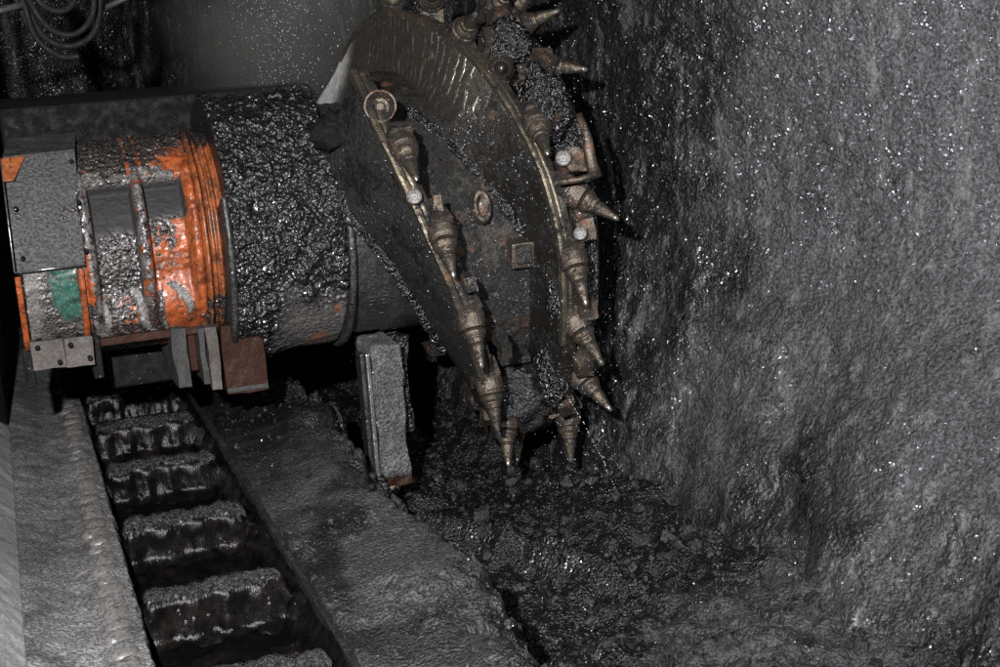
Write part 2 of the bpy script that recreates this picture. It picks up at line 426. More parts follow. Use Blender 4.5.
for X in xs:
    for Y in ys:
        h, w = floor_h(X, Y)
        verts.append((X, Y, h))
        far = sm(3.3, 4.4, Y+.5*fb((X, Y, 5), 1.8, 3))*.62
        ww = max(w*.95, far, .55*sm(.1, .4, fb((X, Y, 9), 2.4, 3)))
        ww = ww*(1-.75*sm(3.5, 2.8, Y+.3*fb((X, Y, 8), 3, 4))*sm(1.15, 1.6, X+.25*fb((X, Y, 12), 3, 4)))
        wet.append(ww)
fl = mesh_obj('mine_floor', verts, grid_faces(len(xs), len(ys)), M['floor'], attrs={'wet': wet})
tag(fl, 'uneven floor of broken coal, dusty beside the conveyor and wet under the drum', 'floor', kind='structure')

# loose chips
verts = []; faces = []
def chip(p, s):
    k = len(verts); q = Quaternion(Vector((random.gauss(0, 1), random.gauss(0, 1), random.gauss(0, 1))).normalized(), random.uniform(0, 6))
    dim = Vector((random.uniform(.5, 1.), random.uniform(.4, .9), random.uniform(.3, .7)))*s
    for c in ((-1, -1, -1), (1, -1, -1), (1, 1, -1), (-1, 1, -1), (-.6, -.5, 1), (.5, -.7, .9), (.7, .5, 1), (-.5, .6, .8)):
        v = Vector([c[i]*dim[i]*random.uniform(.75, 1.2) for i in range(3)]); verts.append(tuple(Vector(p)+q@v))
    for f in ((0, 3, 2, 1), (4, 5, 6, 7), (0, 1, 5, 4), (1, 2, 6, 5), (2, 3, 7, 6), (3, 0, 4, 7)): faces.append(tuple(i+k for i in f))
for i in range(11000):
    Y = 1.9+3.6*random.random()**1.2; X = random.uniform(.57, 2.0)
    h, w = floor_h(X, Y)
    dens = fb((X, Y, 6), 3, 3)
    if w < .5 and dens < .15 and random.random() < .72: continue
    s = .0022+.0075*random.random()**4
    if w > .5: s *= 1.3
    if w > .5 and random.random() < .05: s = random.uniform(.010, .030)
    chip((X, Y, h+s*.3), s)
ch = mesh_obj('coal_rubble', verts, faces, M['chips'], smooth=False)
tag(ch, 'loose chips and crumbs of coal scattered over the heap and the floor', 'coal rubble', kind='stuff')

# ================================================================== SHEARER
G = (1.376, 4.365, 1.080)      # gearbox axis
D = (1.376, 4.353, 1.016)      # drum axis
sh = empty('coal_shearer', (.9, 4.4, .42))
tag(sh, 'coal cutting machine with orange and coal-caked gearbox and a spiral drum studded with steel picks', 'coal shearer')

# --- motor housing with pockets
def pocket(x, th):
    t = thn(th)
    d = 0.
    for x0, x1, ta, tb in ((-1.155, -1.035, 42, -34), (-1.000, -.890, 43, -26)):
        e = .003
        d = max(d, sm(x0-e, x0+e, x)*sm(x1+e, x1-e, x)*sm(ta+.7, ta-.7, t)*sm(tb-8, tb+14, t))
    return d
def m_disp(x, th, r, p):
    t = thn(th)
    lump = .004+.008*max(-.4, fb(p, 38, 4))*sm(-35, 25, t)+.0035*fb(p, 90, 3)
    pk = pocket(x, th); rr = r-.056*pk+lump*(.8-.5*pk*sm(5, 20, t))
    # ribs either side of the pockets stand a little proud
    for xr in (-1.175, -1.017, -.872):
        rr += .012*math.exp(-((x-xr)/.011)**4)*sm(55, 45, t)*sm(-48, -36, t)
    return rr
def m_attr(x, th, r, p):
    t = thn(th)
    pk = pocket(x, th)
    right = sm(-1.08, -.88, x)
    c = .66-.58*right*sm(80, 35, t)
    c += .25*sm(35, 60, t)*(1-right*.8)
    if pk > .4 and x < -1.02: c += .5
    if pk > .4 and x > -1.02: c = .42+.5*sm(22, 32, t)-.25*sm(-.93, -.9, x)
    c -= .45*math.exp(-((x+1.185)/.017)**2)*sm(14, 4, t)            # orange edge beside the cover
    for xr in (-1.033, -1.150, -1.000): c -= .34*math.exp(-((x-xr)/.008)**2)
    c += .5*sm(-12, 10, t)*sm(38, 18, t)*sm(-.90, -.95, x)*(.5+.6*fb(p, 16, 3))
    # drips running round the belly
    tt = sm(-16, -26, t)
    dr = noise.noise(Vector((x*42+2.2*noise.noise(Vector((t*.05, x*4, 0)))+t*.06, t*.035, 3.)))
    pale = tt*sm(.05, .2, dr)*sm(-60, -45, t+6)
    c = c*(1-tt)+tt*((.62 if x < -.98 else .30)+.2*fb(p, 20, 3))
    if pale > .2: c = max(c, .55+.6*pale)
    rib = .5*(1-pk)*sm(51, 48, t)*sm(-34, -24, t)*(abs(x+1.017) < .017 or abs(x+1.166) < .013 or (t > 43 and -1.17 < x < -.89))*sm(-.2, .25, fb(p, 34, 3)+.12)
    if rib > .2: c = max(c, .95)
    calm = (pk > .35)*sm(8, 18, t+5*fb(p, 12, 2))*(1. if x < -1.02 else sm(18, 26, t))
    if calm > .3: c = max(c, 1.2)
    return {'calm': calm, 'cover': c, 'pale': pale*.8+rib}
prof = resample([(-1.365, .0), (-1.365, .292), (-1.352, .305), (-1.10, .312), (-.86, .316), (-.852, .30), (-.852, .2)], .0045)
prof = [p for p in prof if p[1] > .18 or p == (-1.365, .0)]
motor = lathe_x('motor_housing', G, prof, M['orange'], sh, 430, m_disp, m_attr)
tag(motor, 'orange motor housing with two recessed pockets, caked with coal')
# flat cover plate in front at the left end, dusty
def slab_from(name, corners, nrm, th, mat, parent, bev=.003, cut=0):
    n = Vector(nrm).normalized()*th
    vs = [Vector(c) for c in corners]; k = len(vs)
    verts = [tuple(v) for v in vs]+[tuple(v+n) for v in vs]
    faces = [tuple(range(k)), tuple(range(2*k-1, k-1, -1))]+[(i, (i+1) % k, k+(i+1) % k, k+i) for i in range(k)]
    o = mesh_obj(name, verts, faces, mat, parent, False)
    if bev: bevel(o, bev)
    return o
def gp(x, th, r): return ring_pt(G, x, th, r)
cov = slab_from('cover_plate', [gp(-1.372, 1, .350), gp(-1.190, 1, .350), gp(-1.170, 58, .364), gp(-1.366, 58, .360)], Vector((0, .86, -.5)), .03, M['plate'], motor)
tag(cov, 'flat grey dusty cover plate at the left end')
top = slab_from('cover_plate', [gp(-1.366, 58.6, .360), gp(-1.170, 58.6, .364), gp(-1.150, 95, .345), gp(-1.345, 95, .345)], Vector((0, .45, -.9)), .03, M['plate'], motor)
for a_, b_ in ((gp(-1.378, 1, .350), gp(-1.372, 58, .360)), (gp(-1.378, .6, .352), gp(-1.190, .6, .352))): tube('worn_edge', [Vector(a_)+Vector((0, -.001, 0)), Vector(b_)+Vector((0, -.001, 0))], .0022, M['brightsteel'], motor, 6)
crn = slab_from('corner_patch', [gp(-1.374, 44, .354), gp(-1.370, 57, .364), gp(-1.305, 57, .366), gp(-1.345, 44, .354)], Vector((0, .86, -.5)), .008, M['orange_neck'], motor)
me = crn.data
for nm, v in (('cover', .05), ('pale', 0.)):
    a = me.attributes.new(nm, 'FLOAT', 'POINT'); a.data.foreach_set('value', [v]*len(me.vertices))
# green access cover below the plate
def g_attr(x, th, r, p):
    t = thn(th)
    return {'cover': .95+.35*fb((p[0]*3, p[1], p[2]*.6), 12, 3)-.62*math.exp(-((x+1.250)/.034)**2)*sm(-35, -20, t+6*fb(p, 9, 2))-.2*sm(-36, -30, t), 'pale': .35*sm(-1.30, -1.34, x)+.22}
gpf = resample([(-1.358, .30), (-1.358, .318), (-1.212, .320), (-1.212, .30)], .005)
grn = lathe_x('access_cover', G, gpf, M['green'], motor, 60, lambda x, th, r, p: r+.004*fb(p, 30, 3), g_attr, th0=-44, th1=-1)
tag(grn, 'small green painted cover under the grey plate')
for x in (-1.372, -1.205):
    lathe_x('edge_rib', G, resample([(x-.008, .30), (x-.008, .333), (x+.008, .333), (x+.008, .30)], .006), M['orange'], motor, 60, lambda x_, th, r, p: r+.003*fb(p, 40, 3),
            lambda x_, th, r, p: {'cover': .22+.25*fb(p, 12, 3), 'pale': 0.}, th0=-47, th1=-2)
for t_ in (-41,):
    for x in (-1.34, -1.285, -1.23):
        p = gp(x, t_, .325); tube('cover_bolt', [Vector(p), Vector(p)+Vector((0, -.76, -.65))*.012], .010, M['darkmetal'], motor, 6)

# --- turned orange neck between housing and cowl
nk = []
for i in range(34):
    x = -.858+i*(.105/33); nk.append((x, .300+.016*abs(math.sin(i*.52))+(.02 if i < 6 else 0)-(.012 if 18 < i < 22 else 0)))
def n_attr(x, th, r, p):
    t = thn(th)
    g = sm(.6, 1.1, abs(x+.80)/.04)
    return {'cover': .16+.45*sm(40, 75, t)+.45*sm(-22, -30, t)+.25*fb((p[0]*4, p[1], p[2]), 11, 3), 'pale': .75*sm(-20, 0, t)*sm(34, 16, t)*sm(-.80, -.77, x)*.6}  # pale here paints a highlight band on the front of the neck
neck = lathe_x('housing_neck', G, resample(nk, .004), M['orange_neck'], sh, 260, lambda x, th, r, p: r+.004*fb(p, 26, 3), n_attr)
tag(neck, 'turned orange collar with a pale highlight band painted on')
slot = slab_from('lock_plate', [gp(-.775, -30, .33), gp(-.757, -30, .33), gp(-.757, 24, .34), gp(-.775, 24, .34)], Vector((0, 1, 0)), .02, M['brightsteel'], neck)

# --- cowl (thick ring caked in coal)
def c_disp(x, th, r, p):
    t = thn(th)
    clean = sm(-18, -40, t+16*noise.noise(Vector((x*9, t*.03, 0))))*sm(-.70, -.58, x+.05*noise.noise(Vector((x*6, t*.05, 4))))
    cake = .012+.020*fb(p, 11, 4)+.013*max(-.2, fb(p, 34, 4))+.004*fb(p, 95, 2)
    cake += .012*sm(40, 80, t)
    return r+cake*(1-clean)+.002*fb(p, 30, 3)*clean
def c_attr(x, th, r, p):
    t = thn(th)
    clean = sm(-18, -38, t+16*noise.noise(Vector((x*9, t*.03, 0))))*sm(-.70, -.60, x+.05*noise.noise(Vector((x*6, t*.05, 4))))
    rust = sm(.1, .3, noise.noise(Vector((x*26, t*.06, 7))))
    return {'cover': 1.2-(.72*clean*rust*sm(-.60, -.54, x))-.35*sm(.25, .45, fb(p, 9, 3)), 'pale': clean*.42}
cp = resample([(-.785, .26), (-.785, .385), (-.46, .385), (-.45, .375), (-.45, .26)], .0038)
M['cowl'] = mat_painted('cowl casting', (.20, .085, .05), (.022, .022, .023), .20, .28, .012, vs=85, sp=.6)
cowl = lathe_x('gearbox_cowl', G, cp, M['cowl'], sh, 700, c_disp, c_attr)
tag(cowl, 'broad ring thickly caked in glittering wet coal, scraped clean low on the right')
rp = resample([(-.800, .30), (-.802, .400), (-.792, .404), (-.784, .400), (-.784, .30)], .006)
lathe_x('cowl_rim', G, rp, M['smooth_black'], cowl, 220, lambda x, th, r, p: r+.002*fb(p, 14, 3), th0=-110, th1=22)
lathe_x('cowl_rim', G, resample([(-.449, .36), (-.449, .398), (-.440, .402), (-.430, .398), (-.430, .36)], .005), M['smooth_black'], cowl, 240, lambda x, th, r, p: r+.002*fb(p, 14, 3), th0=-110, th1=62)

# --- smooth black hub entering the drum
hb = resample([(-.44, .30), (-.44, .362), (-.30, .366), (-.29, .372), (.02, .372)], .01)
hub = lathe_x('drum_hub', G, hb, M['hubskin'], sh, 200, lambda x, th, r, p: r+.002*fb(p, 9, 3)+.008*max(0, fb(p, 24, 4))*sm(4, 22, thn(th)))
for k, xx in enumerate((-.375, -.335)):
    for i in range(17):
        if random.random() < .45: continue
        p = Vector(gp(xx+random.uniform(-.003, .003), -8-i*2.5, .371))
        boxo('weld_mark', (p.x-.007, p.x+.007, p.y-.003, p.y+.003, p.z-.002, p.z+.001), M['greycast'], hub, bev=0)

# --- body behind
bd = boxo('machine_body', (.02, 1.05, 4.86, 5.7, .86, 1.49), M['darkmetal'], sh, bev=.01)
boxo('under_frame', (.24, .66, 4.5, 4.62, .60, .86), M['darkmetal'], sh, bev=.01)

# --- feet and brackets under the housing
ft = boxo('slide_shoe', (.012, .100, 4.10, 4.30, .785, .868), M['pinkgrey'], sh, cut=4, rough=.004, smooth=False)
boxo('slide_shoe', (.103, .182, 4.105, 4.29, .780, .862), M['pinkgrey'], sh, cut=4, rough=.004, seed=4.)
boxo('shoe_web', (.176, .205, 4.16, 4.5, .72, .86), M['darkmetal'], sh, bev=.005)
boxo('shoe_web', (-.015, .015, 4.16, 4.5, .72, .84), M['darkmetal'], sh, bev=.005)
b1 = boxo('mounting_bracket', (.405, .445, 4.12, 4.42, .665, .845), M['greycast'], sh, cut=4, rough=.008, seed=2.)
boxo('mounting_bracket', (.450, .480, 4.17, 4.42, .70, .84), M['brownblock'], sh, bev=.004)
boxo('mounting_bracket', (.483, .500, 4.12, 4.42, .668, .84), M['greycast'], sh, cut=3, rough=.006, seed=3.)
boxo('mounting_bracket', (.503, .533, 4.08, 4.40, .655, .845), M['pinkgrey'], sh, cut=4, rough=.006, seed=5.)
sb = boxo('side_block', (.545, .670, 4.09, 4.45, .635, .84), M['brownblock'], sh, cut=5, rough=.006, seed=6.)
boxo('base_strap', (.545, .668, 4.085, 4.092, .638, .652), M['greycast'], sb, bev=.002)
boxo('cross_bar', (.205, .56, 4.14, 4.20, .820, .842), M['brownblock'], sh, cut=3, rough=.004, seed=9.)

for (x, z) in ((.030, .85), (.085, .80), (.120, .845), (.168, .80)):
    tube('shoe_bolt', [(x, 4.104, z), (x, 4.090, z)], .008, M['darkmetal'], ft, 6)
for th_ in (6, 30, 53):
    for x_ in (-1.355, -1.188):
        r_ = .352 if th_ != 30 else .345
        p = Vector(gp(x_+.004, th_, r_-.008)); tube('plate_screw', [p, p+Vector((0, -.86, .5))*.014], .006, M['darkmetal'], cov, 6)
# --- scraper arm hanging below the hub
arm = boxo('scraper_arm', (1.005, 1.100, 4.14, 4.34, .268, .70), M['slab'], sh, cut=16, rough=.010, smooth=True, seed=1.)
ed = boxo('edge_bar', (.984, .998, 4.125, 4.20, .242, .685), M['brightsteel'], arm, bev=.004)
boxo('edge_bar', (.968, .982, 4.135, 4.20, .248, .685), M['smooth_black'], arm, bev=.004)
boxo('foot_block', (1.015, 1.105, 4.15, 4.31, .236, .268), M['brownblock'], arm, cut=4, rough=.008, seed=8.)
tube('foot_peg', [(1.055, 4.2, .235), (1.052, 4.2, .21), (1.045, 4.2, .185)], lambda t: .030-.014*t, M['holder'], arm, 14)
boxo('back_rib', (1.104, 1.145, 4.24, 4.36, .38, .70), M['cake'], arm, cut=5, rough=.014, seed=11.)

# ------------------------------------------------------------------ cutting drum
KA = [(78, -.455), (60, -.43), (49, -.414), (33, -.395), (20.6, -.355), (7.7, -.307), (-5.5, -.248), (-31, -.147), (-47, -.083), (-70, 0.), (-100, .09), (-125, .15)]
KAi = [(78, -.56), (48, -.50), (33, -.466), (18, -.442), (-2, -.34), (-25, -.25), (-51, -.16), (-75, -.07), (-100, .04), (-125, .12)]
KB = [(150, -.325), (148, -.319), (136, -.256), (126, -.222), (105, -.190), (79, -.155), (73, -.13), (44, -.022), (19.5, .055), (1.7, .087), (-25, .098), (-60, .13), (-100, .18), (-120, .22)]
# smooth the keyed tables
def table(keys, a0, a1, n=240, it=14):
    v = [interp(keys, a0+(a1-a0)*i/(n-1)) for i in range(n)]
    for _ in range(it): v = [v[0]]+[(v[i-1]+v[i]*2+v[i+1])/4 for i in range(1, n-1)]+[v[-1]]
    return lambda th: float(np.interp(th, [a0, a1] if False else [a1+(a0-a1)*i/(n-1) for i in range(n)], v[::-1]))
fA = table(KA, 78, -125); fAi = table(KAi, 78, -125); fB = table(KB, 150, -120)
fBi = table([(150, -.345), (148, -.34), (110, -.24), (77, -.17), (60, -.17), (48, -.19), (40, -.175), (28, -.09), (17, -.015), (10, .035), (-5, .05), (-33, .075), (-120, .20)], 150, -120)
RB, RV = .515, .700
# barrel: left edge follows the vanes
KL = [(-180, -.08), (-125, .12), (-110, .06), (-75, -.05), (-47, -.06), (-31, -.12), (-5, -.22), (20, -.33), (49, -.365), (78, -.345), (112, -.27), (148, -.20), (170, -.12), (180, -.10)]
NB, NX = 420, 70
verts = []; at = []
for i in range(NB):
    th = -180+360*i/NB; xl = interp(KL, th)+.02
    for j in range(NX):
        s = j/(NX-1)
        x = xl+(.20-xl)*s
        r = RB
        if j == 0: r = .34
        p = ring_pt(D, x, th, r)
        r += (.006*fb(p, 12, 4)+.007*max(0, fb(p, 30, 4)))*(j > 0)
        # packed coal in the hollow against the vanes
        r += .05*sm(.11, .0, s)*sm(-40, -75, th)*(j > 0)
        verts.append(ring_pt(D, x, th, r))
drum = mesh_obj('cutting_drum', verts, grid_faces(NB, NX, closed_u=True), M['barrel'], sh)
tag(drum, 'cutting drum with two spiral vanes')

def vane(name, fx, fi, a0, a1, n, rin_l, rin_r, thick, mat, seed, taper=None):
    verts = []
    sec = []
    for i in range(n):
        th = a0+(a1-a0)*i/(n-1)
        xo = fx(th); xi = fi(th); rl = rin_l
        if taper:
            w_ = sm(taper[0], taper[1], th); rl = rin_l+(RV-.03-rin_l)*w_; xi = xi+(xo-xi)*w_*.93
        # cross section, left face / rim / right face
        loop = []
        for k in range(15):
            s = k/14; r = rl+(RV-rl)*s; loop.append((xi+(xo-xi)*s, r))
        loop[-1] = (xo+.004, RV)
        for k in range(1, 4): loop.append((xo+thick*k/4, RV+.001))
        loop.append((xo+thick-.004, RV))
        for k in range(1, 9):
            s = k/8; r = RV-(RV-rin_r)*s; loop.append((xo+thick, r))
        for (x, r) in loop:
            p = Vector(ring_pt(D, x, th, r)); q = p+Vector((seed, 0, 0))
            d = .003*fb(q, 9, 3)+.0018*fb(q, 40, 3)
            verts.append(ring_pt(D, x+d, th, r+(.004*fb(q, 22, 3) if r > RV-.002 else 0)))
    m = len(loop)
    faces = grid_faces(n, m, closed_v=True)
    faces.append(tuple(range(m))); faces.append(tuple((n-1)*m+k for k in range(m))[::-1])
    o = mesh_obj(name, verts, faces, mat, drum, True)
    em = o.modifiers.new('es', 'EDGE_SPLIT'); em.split_angle = R_(38)
    return o
vA = vane('spiral_vane', fA, fAi, 50, -122, 300, .395, .49, .055, M['vane_dark'], 0., (43, 50))
tag(vA, 'near spiral vane with a dark coal-filmed side')
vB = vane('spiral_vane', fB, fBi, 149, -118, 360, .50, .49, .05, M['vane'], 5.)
tag(vB, 'far spiral vane with a scratched brownish side worn on top, lit tone and flash glint painted in')
# bright worn wear strips along the rims
def strip(fx, a0, a1, x0, x1, r0, r1, parent, seed):
    n = 240; verts = []
    for i in range(n):
        th = a0+(a1-a0)*i/(n-1); xo = fx(th)
        for (x, r) in ((xo+x0, r0), (xo+x0, r1), (xo+(x0+x1)/2, r1+.001), (xo+x1, r1), (xo+x1, r0)):
            p = Vector(ring_pt(D, x, th, r)); q = p+Vector((seed, 0, 0))
            verts.append(ring_pt(D, x+.0015*fb(q, 10, 3), th, r+.0015*fb(q, 30, 3)))
    f = grid_faces(n, 5, closed_v=True); f += [(0, 1, 2, 3, 4), tuple((n-1)*5+k for k in range(5))[::-1]]
    return mesh_obj('wear_strip', verts, f, M['edge'], parent, False)
strip(fA, 50, -100, -.004, .014, .685, .712, vA, 0.)
strip(fA, 49, -90, .020, .034, .685, .708, vA, 2.)
strip(fB, 128, -24, -.005, .010, .685, .708, vB, 4.)
strip(fB, 60, -14, .016, .026, .685, .706, vB, 6.)
# end closure of the near vane: broken black coal packed under the far vane's glint-painted end
verts = []
nn = 40
for i in range(nn):
    th = 152-34*i/(nn-1)
    for j in range(12):
        s = j/11; r = .44+.24*s*(1-.25*sm(.6, 1, i/nn))
        p = ring_pt(D, -.36, th, r)
        verts.append((p[0]+.02*fb(p, 12, 4), p[1], p[2]))
# coal-caked ring at the face end that carries the end picks
fr = resample([(.11, .45), (.11, .615), (.15, .632), (.235, .625), (.25, .60), (.25, .30)], .008)
ring = lathe_x('face_ring', D, fr, M['cake'], drum, 420, lambda x, th, r, p: r+(.012*fb(p, 10, 4)+.010*max(0, fb(p, 32, 4)))*(r > .44))
tag(ring, 'face end ring buried in wet coal')

# boss and lug on the barrel between the vanes
def on_drum(x, th, r): return Vector(ring_pt(D, x, th, r))
def frame(th, tilt=0.):
    a = R_(th); out = Vector((0, -math.cos(a), math.sin(a))); tan = Vector((0, -math.sin(a), -math.cos(a)))  # tan points down the front
    return out, tan
out, tan = frame(12)
p0 = on_drum(-.085, 14, .50)
verts = []; n = 34
for (h, r) in ((0, .044), (.06, .044), (.066, .040), (.066, .027), (.03, .025), (.03, 0.0)):
    for k in range(n):
        a = 2*math.pi*k/n; v = p0+out*h+Vector((1, 0, 0))*math.cos(a)*r*.62+tan*math.sin(a)*r*1.15; verts.append(tuple(v))
mesh_obj('water_boss', verts, grid_faces(6, n, closed_v=True), M['holder'], drum)
p1 = on_drum(.03, -2, .53); rot = Matrix.Rotation(R_(10), 3, 'X')
bm = bmesh.new(); add_box(bm, p1.x-.04, p1.x+.035, p1.y-.03, p1.y+.03, p1.z-.04, p1.z+.04, rot=rot)
lug = bm_obj('access_lug', bm, M['holder'], drum, bev=.006)
bm = bmesh.new(); add_box(bm, p1.x-.028, p1.x+.02, p1.y-.042, p1.y-.031, p1.z-.026, p1.z+.03, rot=None)
bm_obj('lug_cover', bm, M['barrel'], lug, bev=.004)
# rib of packed coal that crosses the barrel diagonally, and a stiffener low between the vanes
path = [on_drum(interp([(55, -.24), (35, -.12), (15, -.01), (2, .05)], th), th, .520) for th in np.linspace(52, 4, 40)]
ridge = [on_drum(fAi(th)-.004, th, .405) for th in np.linspace(30, -72, 70)]
tube('coal_ridge', ridge, lambda t: .016+.010*noise.noise(Vector((t*19, 0, 0)))+.004*math.sin(t*60), M['cake'], vA, 9)
tube('weld_seam', path, lambda t: .013+.004*math.sin(t*40)+.004*math.sin(t*17), M['cake'], drum, 9)
p2 = on_drum(-.02, -42, .53)
boxo('stiffener', (p2.x-.075, p2.x+.095, p2.y-.05, p2.y+.03, p2.z-.012, p2.z+.012), M['barrel'], drum, rot=Matrix.Rotation(R_(20), 3, 'X'), bev=.004)
p3 = on_drum(-.36, 62, .53)

# ------------------------------------------------------------------ picks, holders, nozzles
def lathe_local(prof, n=26):
    verts = []
    for (z, r) in prof:
        for k in range(n):
            a = 2*math.pi*k/n; verts.append((r*math.cos(a), r*math.sin(a), z))
    f = grid_faces(len(prof), n, closed_v=True); f.append(tuple(range(n))[::-1]); f.append(tuple((len(prof)-1)*n+k for k in range(n)))
    return verts, f
def local_mesh(name, verts, faces, mat, smooth=True, split=35):
    me = bpy.data.meshes.new(name); me.from_pydata(verts, [], faces); me.materials.append(mat)
    me.polygons.foreach_set('use_smooth', [smooth]*len(me.polygons)); me.update()
    bm = bmesh.new(); bm.from_mesh(me); bmesh.ops.recalc_face_normals(bm, faces=bm.faces)
    if smooth and split:
        es = [e for e in bm.edges if len(e.link_faces) == 2 and e.calc_face_angle() > R_(split)]
        bmesh.ops.split_edges(bm, edges=es)
    bm.to_mesh(me); bm.free()
    return me
# conical pick, z = 0 at its shoulder; carbide tip is part of the mesh with its own material slot
pv, pf = lathe_local([(-.03, .030), (-.004, .031), (0, .041), (.010, .0465), (.018, .045), (.029, .0365), (.033, .0365), (.036, .033), (.050, .030), (.054, .0240), (.059, .0245), (.063, .0265), (.078, .0235), (.108, .0165), (.130, .0115), (.139, .0095), (.145, .0055), (.148, .0015)])
me_pick = local_mesh('pick', pv, pf, M['pick'])
me_pick.materials.append(M['tip'])
for p in me_pick.polygons:
    if p.center.z > .127: p.material_index = 1
# cylindrical sleeve + block holder, with gouged faces
def holder_mesh(seed):
    sv, sf = lathe_local([(-.125, .040), (-.12, .046), (-.06, .050), (-.055, .053), (-.02, .053), (-.012, .050), (-.004, .048), (-.002, .036)])
    bm = bmesh.new()
    vs = [bm.verts.new(v) for v in sv]
    for f in sf: bm.faces.new([vs[i] for i in f])
    # wedge block behind/below the sleeve (local +y is away from the drum)
    q = [(-.038, -.090, -.150), (.038, -.090, -.150), (.034, .020, -.150), (-.034, .020, -.150), (-.048, -.095, -.03), (.048, -.095, -.03), (.042, .056, -.070), (-.042, .056, -.070)]
    ws = [bm.verts.new(v) for v in q]
    newf = []
    for f in ((0, 1, 2, 3), (4, 7, 6, 5), (0, 4, 5, 1), (1, 5, 6, 2), (2, 6, 7, 3), (3, 7, 4, 0)): newf.append(bm.faces.new([ws[i] for i in f]))
    es = list({e for f in newf for e in f.edges})
    r = bmesh.ops.bevel(bm, geom=es, offset=.006, segments=2, affect='EDGES')
    for v in bm.verts:
        d = noise.noise_vector(v.co*24+Vector((seed*7, 0, 0)))*.004; v.co += d
    bmesh.ops.recalc_face_normals(bm, faces=bm.faces)
    bm.verts.index_update()
    me = bpy.data.meshes.new('pick_holder'); bm.to_mesh(me); bm.free(); me.materials.append(M['holder'])
    me.polygons.foreach_set('use_smooth', [False]*len(me.polygons))
    return me
hold = [holder_mesh(k) for k in range(4)]
base0 = wloc(drum)
def place(name, me, pos, rot, parent=drum, scale=1.):
    o = bpy.data.objects.new(name, me); COL.objects.link(o); o.parent = parent
    o.location = Vector(pos)-wloc(parent); o.rotation_mode = 'QUATERNION'; o.rotation_quaternion = rot; o.scale = (scale,)*3
    return o
def orient(zdir, out):
    z = Vector(zdir).normalized(); y = (Vector(out)-z*Vector(out).dot(z)).normalized(); x = y.cross(z)
    return Matrix((x, y, z)).transposed().to_quaternion()
def pick_at(base, tip, s=1., withblock=True, k=0):
    b = Vector(base); d = (Vector(tip)-b).normalized()
    rad = b-Vector((b.x, D[1], D[2])); out = rad.normalized() if rad.length > 0 else Vector((0, -1, 0))
    if abs(out.dot(d)) > .95: out = Vector((1, 0, 0))
    q = orient(d, out); s *= .92
    spin = Quaternion((0, 0, 1), random.uniform(0, 6))
    place('cutting_pick', me_pick, b, q@spin, scale=s)
    if withblock: place('pick_holder', hold[k % 4], b, q, scale=s)
PA = [((1.021, 3.86, 1.462), (.972, 3.70, 1.452)), ((1.026, 3.695, 1.335), (1.028, 3.581, 1.250)), ((1.096, 3.625, 1.088), (1.095, 3.533, .980)),
      ((1.171, 3.655, .825), (1.173, 3.589, .701)), ((1.247, 3.765, .600), (1.252, 3.726, .465)), ((1.342, 3.93, .425), (1.318, 3.85, .305)),
      ((1.445, 4.12, .365), (1.420, 4.06, .270))]
PB = [((1.196, 4.38, 1.755), (1.185, 4.28, 1.85)), ((1.270, 4.20, 1.745), (1.235, 4.07, 1.765)), ((1.31, 3.985, 1.65), (1.315, 3.86, 1.70)),
      ((1.365, 3.86, 1.535), (1.325, 3.72, 1.540)), ((1.412, 3.705, 1.362), (1.400, 3.585, 1.285)), ((1.503, 3.656, 1.158), (1.600, 3.576, 1.086)),
      ((1.482, 3.63, .965), (1.486, 3.545, .844)), ((1.506, 3.675, .770), (1.562, 3.590, .640)), ((1.568, 3.79, .580), (1.625, 3.70, .490)),
      ((1.573, 3.96, .400), (1.566, 3.92, .260)), ((1.545, 3.93, 1.528), (1.665, 3.86, 1.505)), ((1.520, 4.055, 1.65), (1.640, 4.00, 1.690)),
      ((1.57, 4.26, 1.715), (1.66, 4.16, 1.775)), ((1.47, 4.15, 1.72), (1.50, 4.02, 1.78))]
for i, (b, t) in enumerate(PA):
    if i: pick_at(Vector(b)+Vector((.016, 0, 0)), Vector(t)+Vector((.014, 0, 0)), .84, True, i)
SB = (.03, .03, .02, .02, .020, .036, .010, .012, .006, 0., .02, .02, .03, .03)
for i, (b, t) in enumerate(PB): pick_at(Vector(b)+Vector((SB[i]+.006, 0, 0)), Vector(t)+Vector((SB[i], 0, 0)), .86 if i != 13 else .8, True, i+1)
# the same pattern carried on round the far side of the drum
for i, th in enumerate((170, 195, 220, 245)):
    x = interp([(150, -.30), (180, -.1), (250, .1)], th)+.03
    o_, t_ = frame(th); b = on_drum(x, th, .73); pick_at(b, b+t_*.1+o_*.05, 1., True, i)
    b = on_drum(.19, th+9, .70); pick_at(b, b+t_*.08+o_*.05+Vector((.06, 0, 0)), 1., True, i+2)
# nozzles: bright ringed discs
nv, nf = lathe_local([(-.02, .018), (0, .021), (.006, .021), (.009, .018), (.007, .014), (.007, .011), (.0105, .009), (.0105, .004), (.006, .003)], 22)
me_noz = local_mesh('spray_nozzle', nv, nf, M['nozzle'])
cam_dir = Vector((0, 0, 1.7))
for p, s in (((1.040, 3.636, 1.222), 1.), ((1.482, 3.640, 1.283), 1.05), ((1.500, 3.590, 1.074), .9), ((1.005, 3.80, 1.415), .6)):
    z = (cam_dir-Vector(p)).normalized()+Vector((0, 0, -.1)); q = orient(z, (0, 0, 1)); place('spray_nozzle', me_noz, p, q, scale=s)
# big open cup with the pick seen end on
cv, cf = lathe_local([(-.05, .030), (-.01, .050), (.02, .056), (.028, .056), (.028, .050), (.01, .046), (-.01, .030), (-.012, .018), (.012, .018), (.014, .015), (.010, .012), (.010, .004)], 36)
me_cup = local_mesh('pick_cup', cv, cf, M['holder'])
p = Vector((1.010, 3.80, 1.458)); q = orient((cam_dir-p).normalized()+Vector((0, 0, .10)), (0, 0, 1))
place('pick_cup', me_cup, p, q, scale=.80)
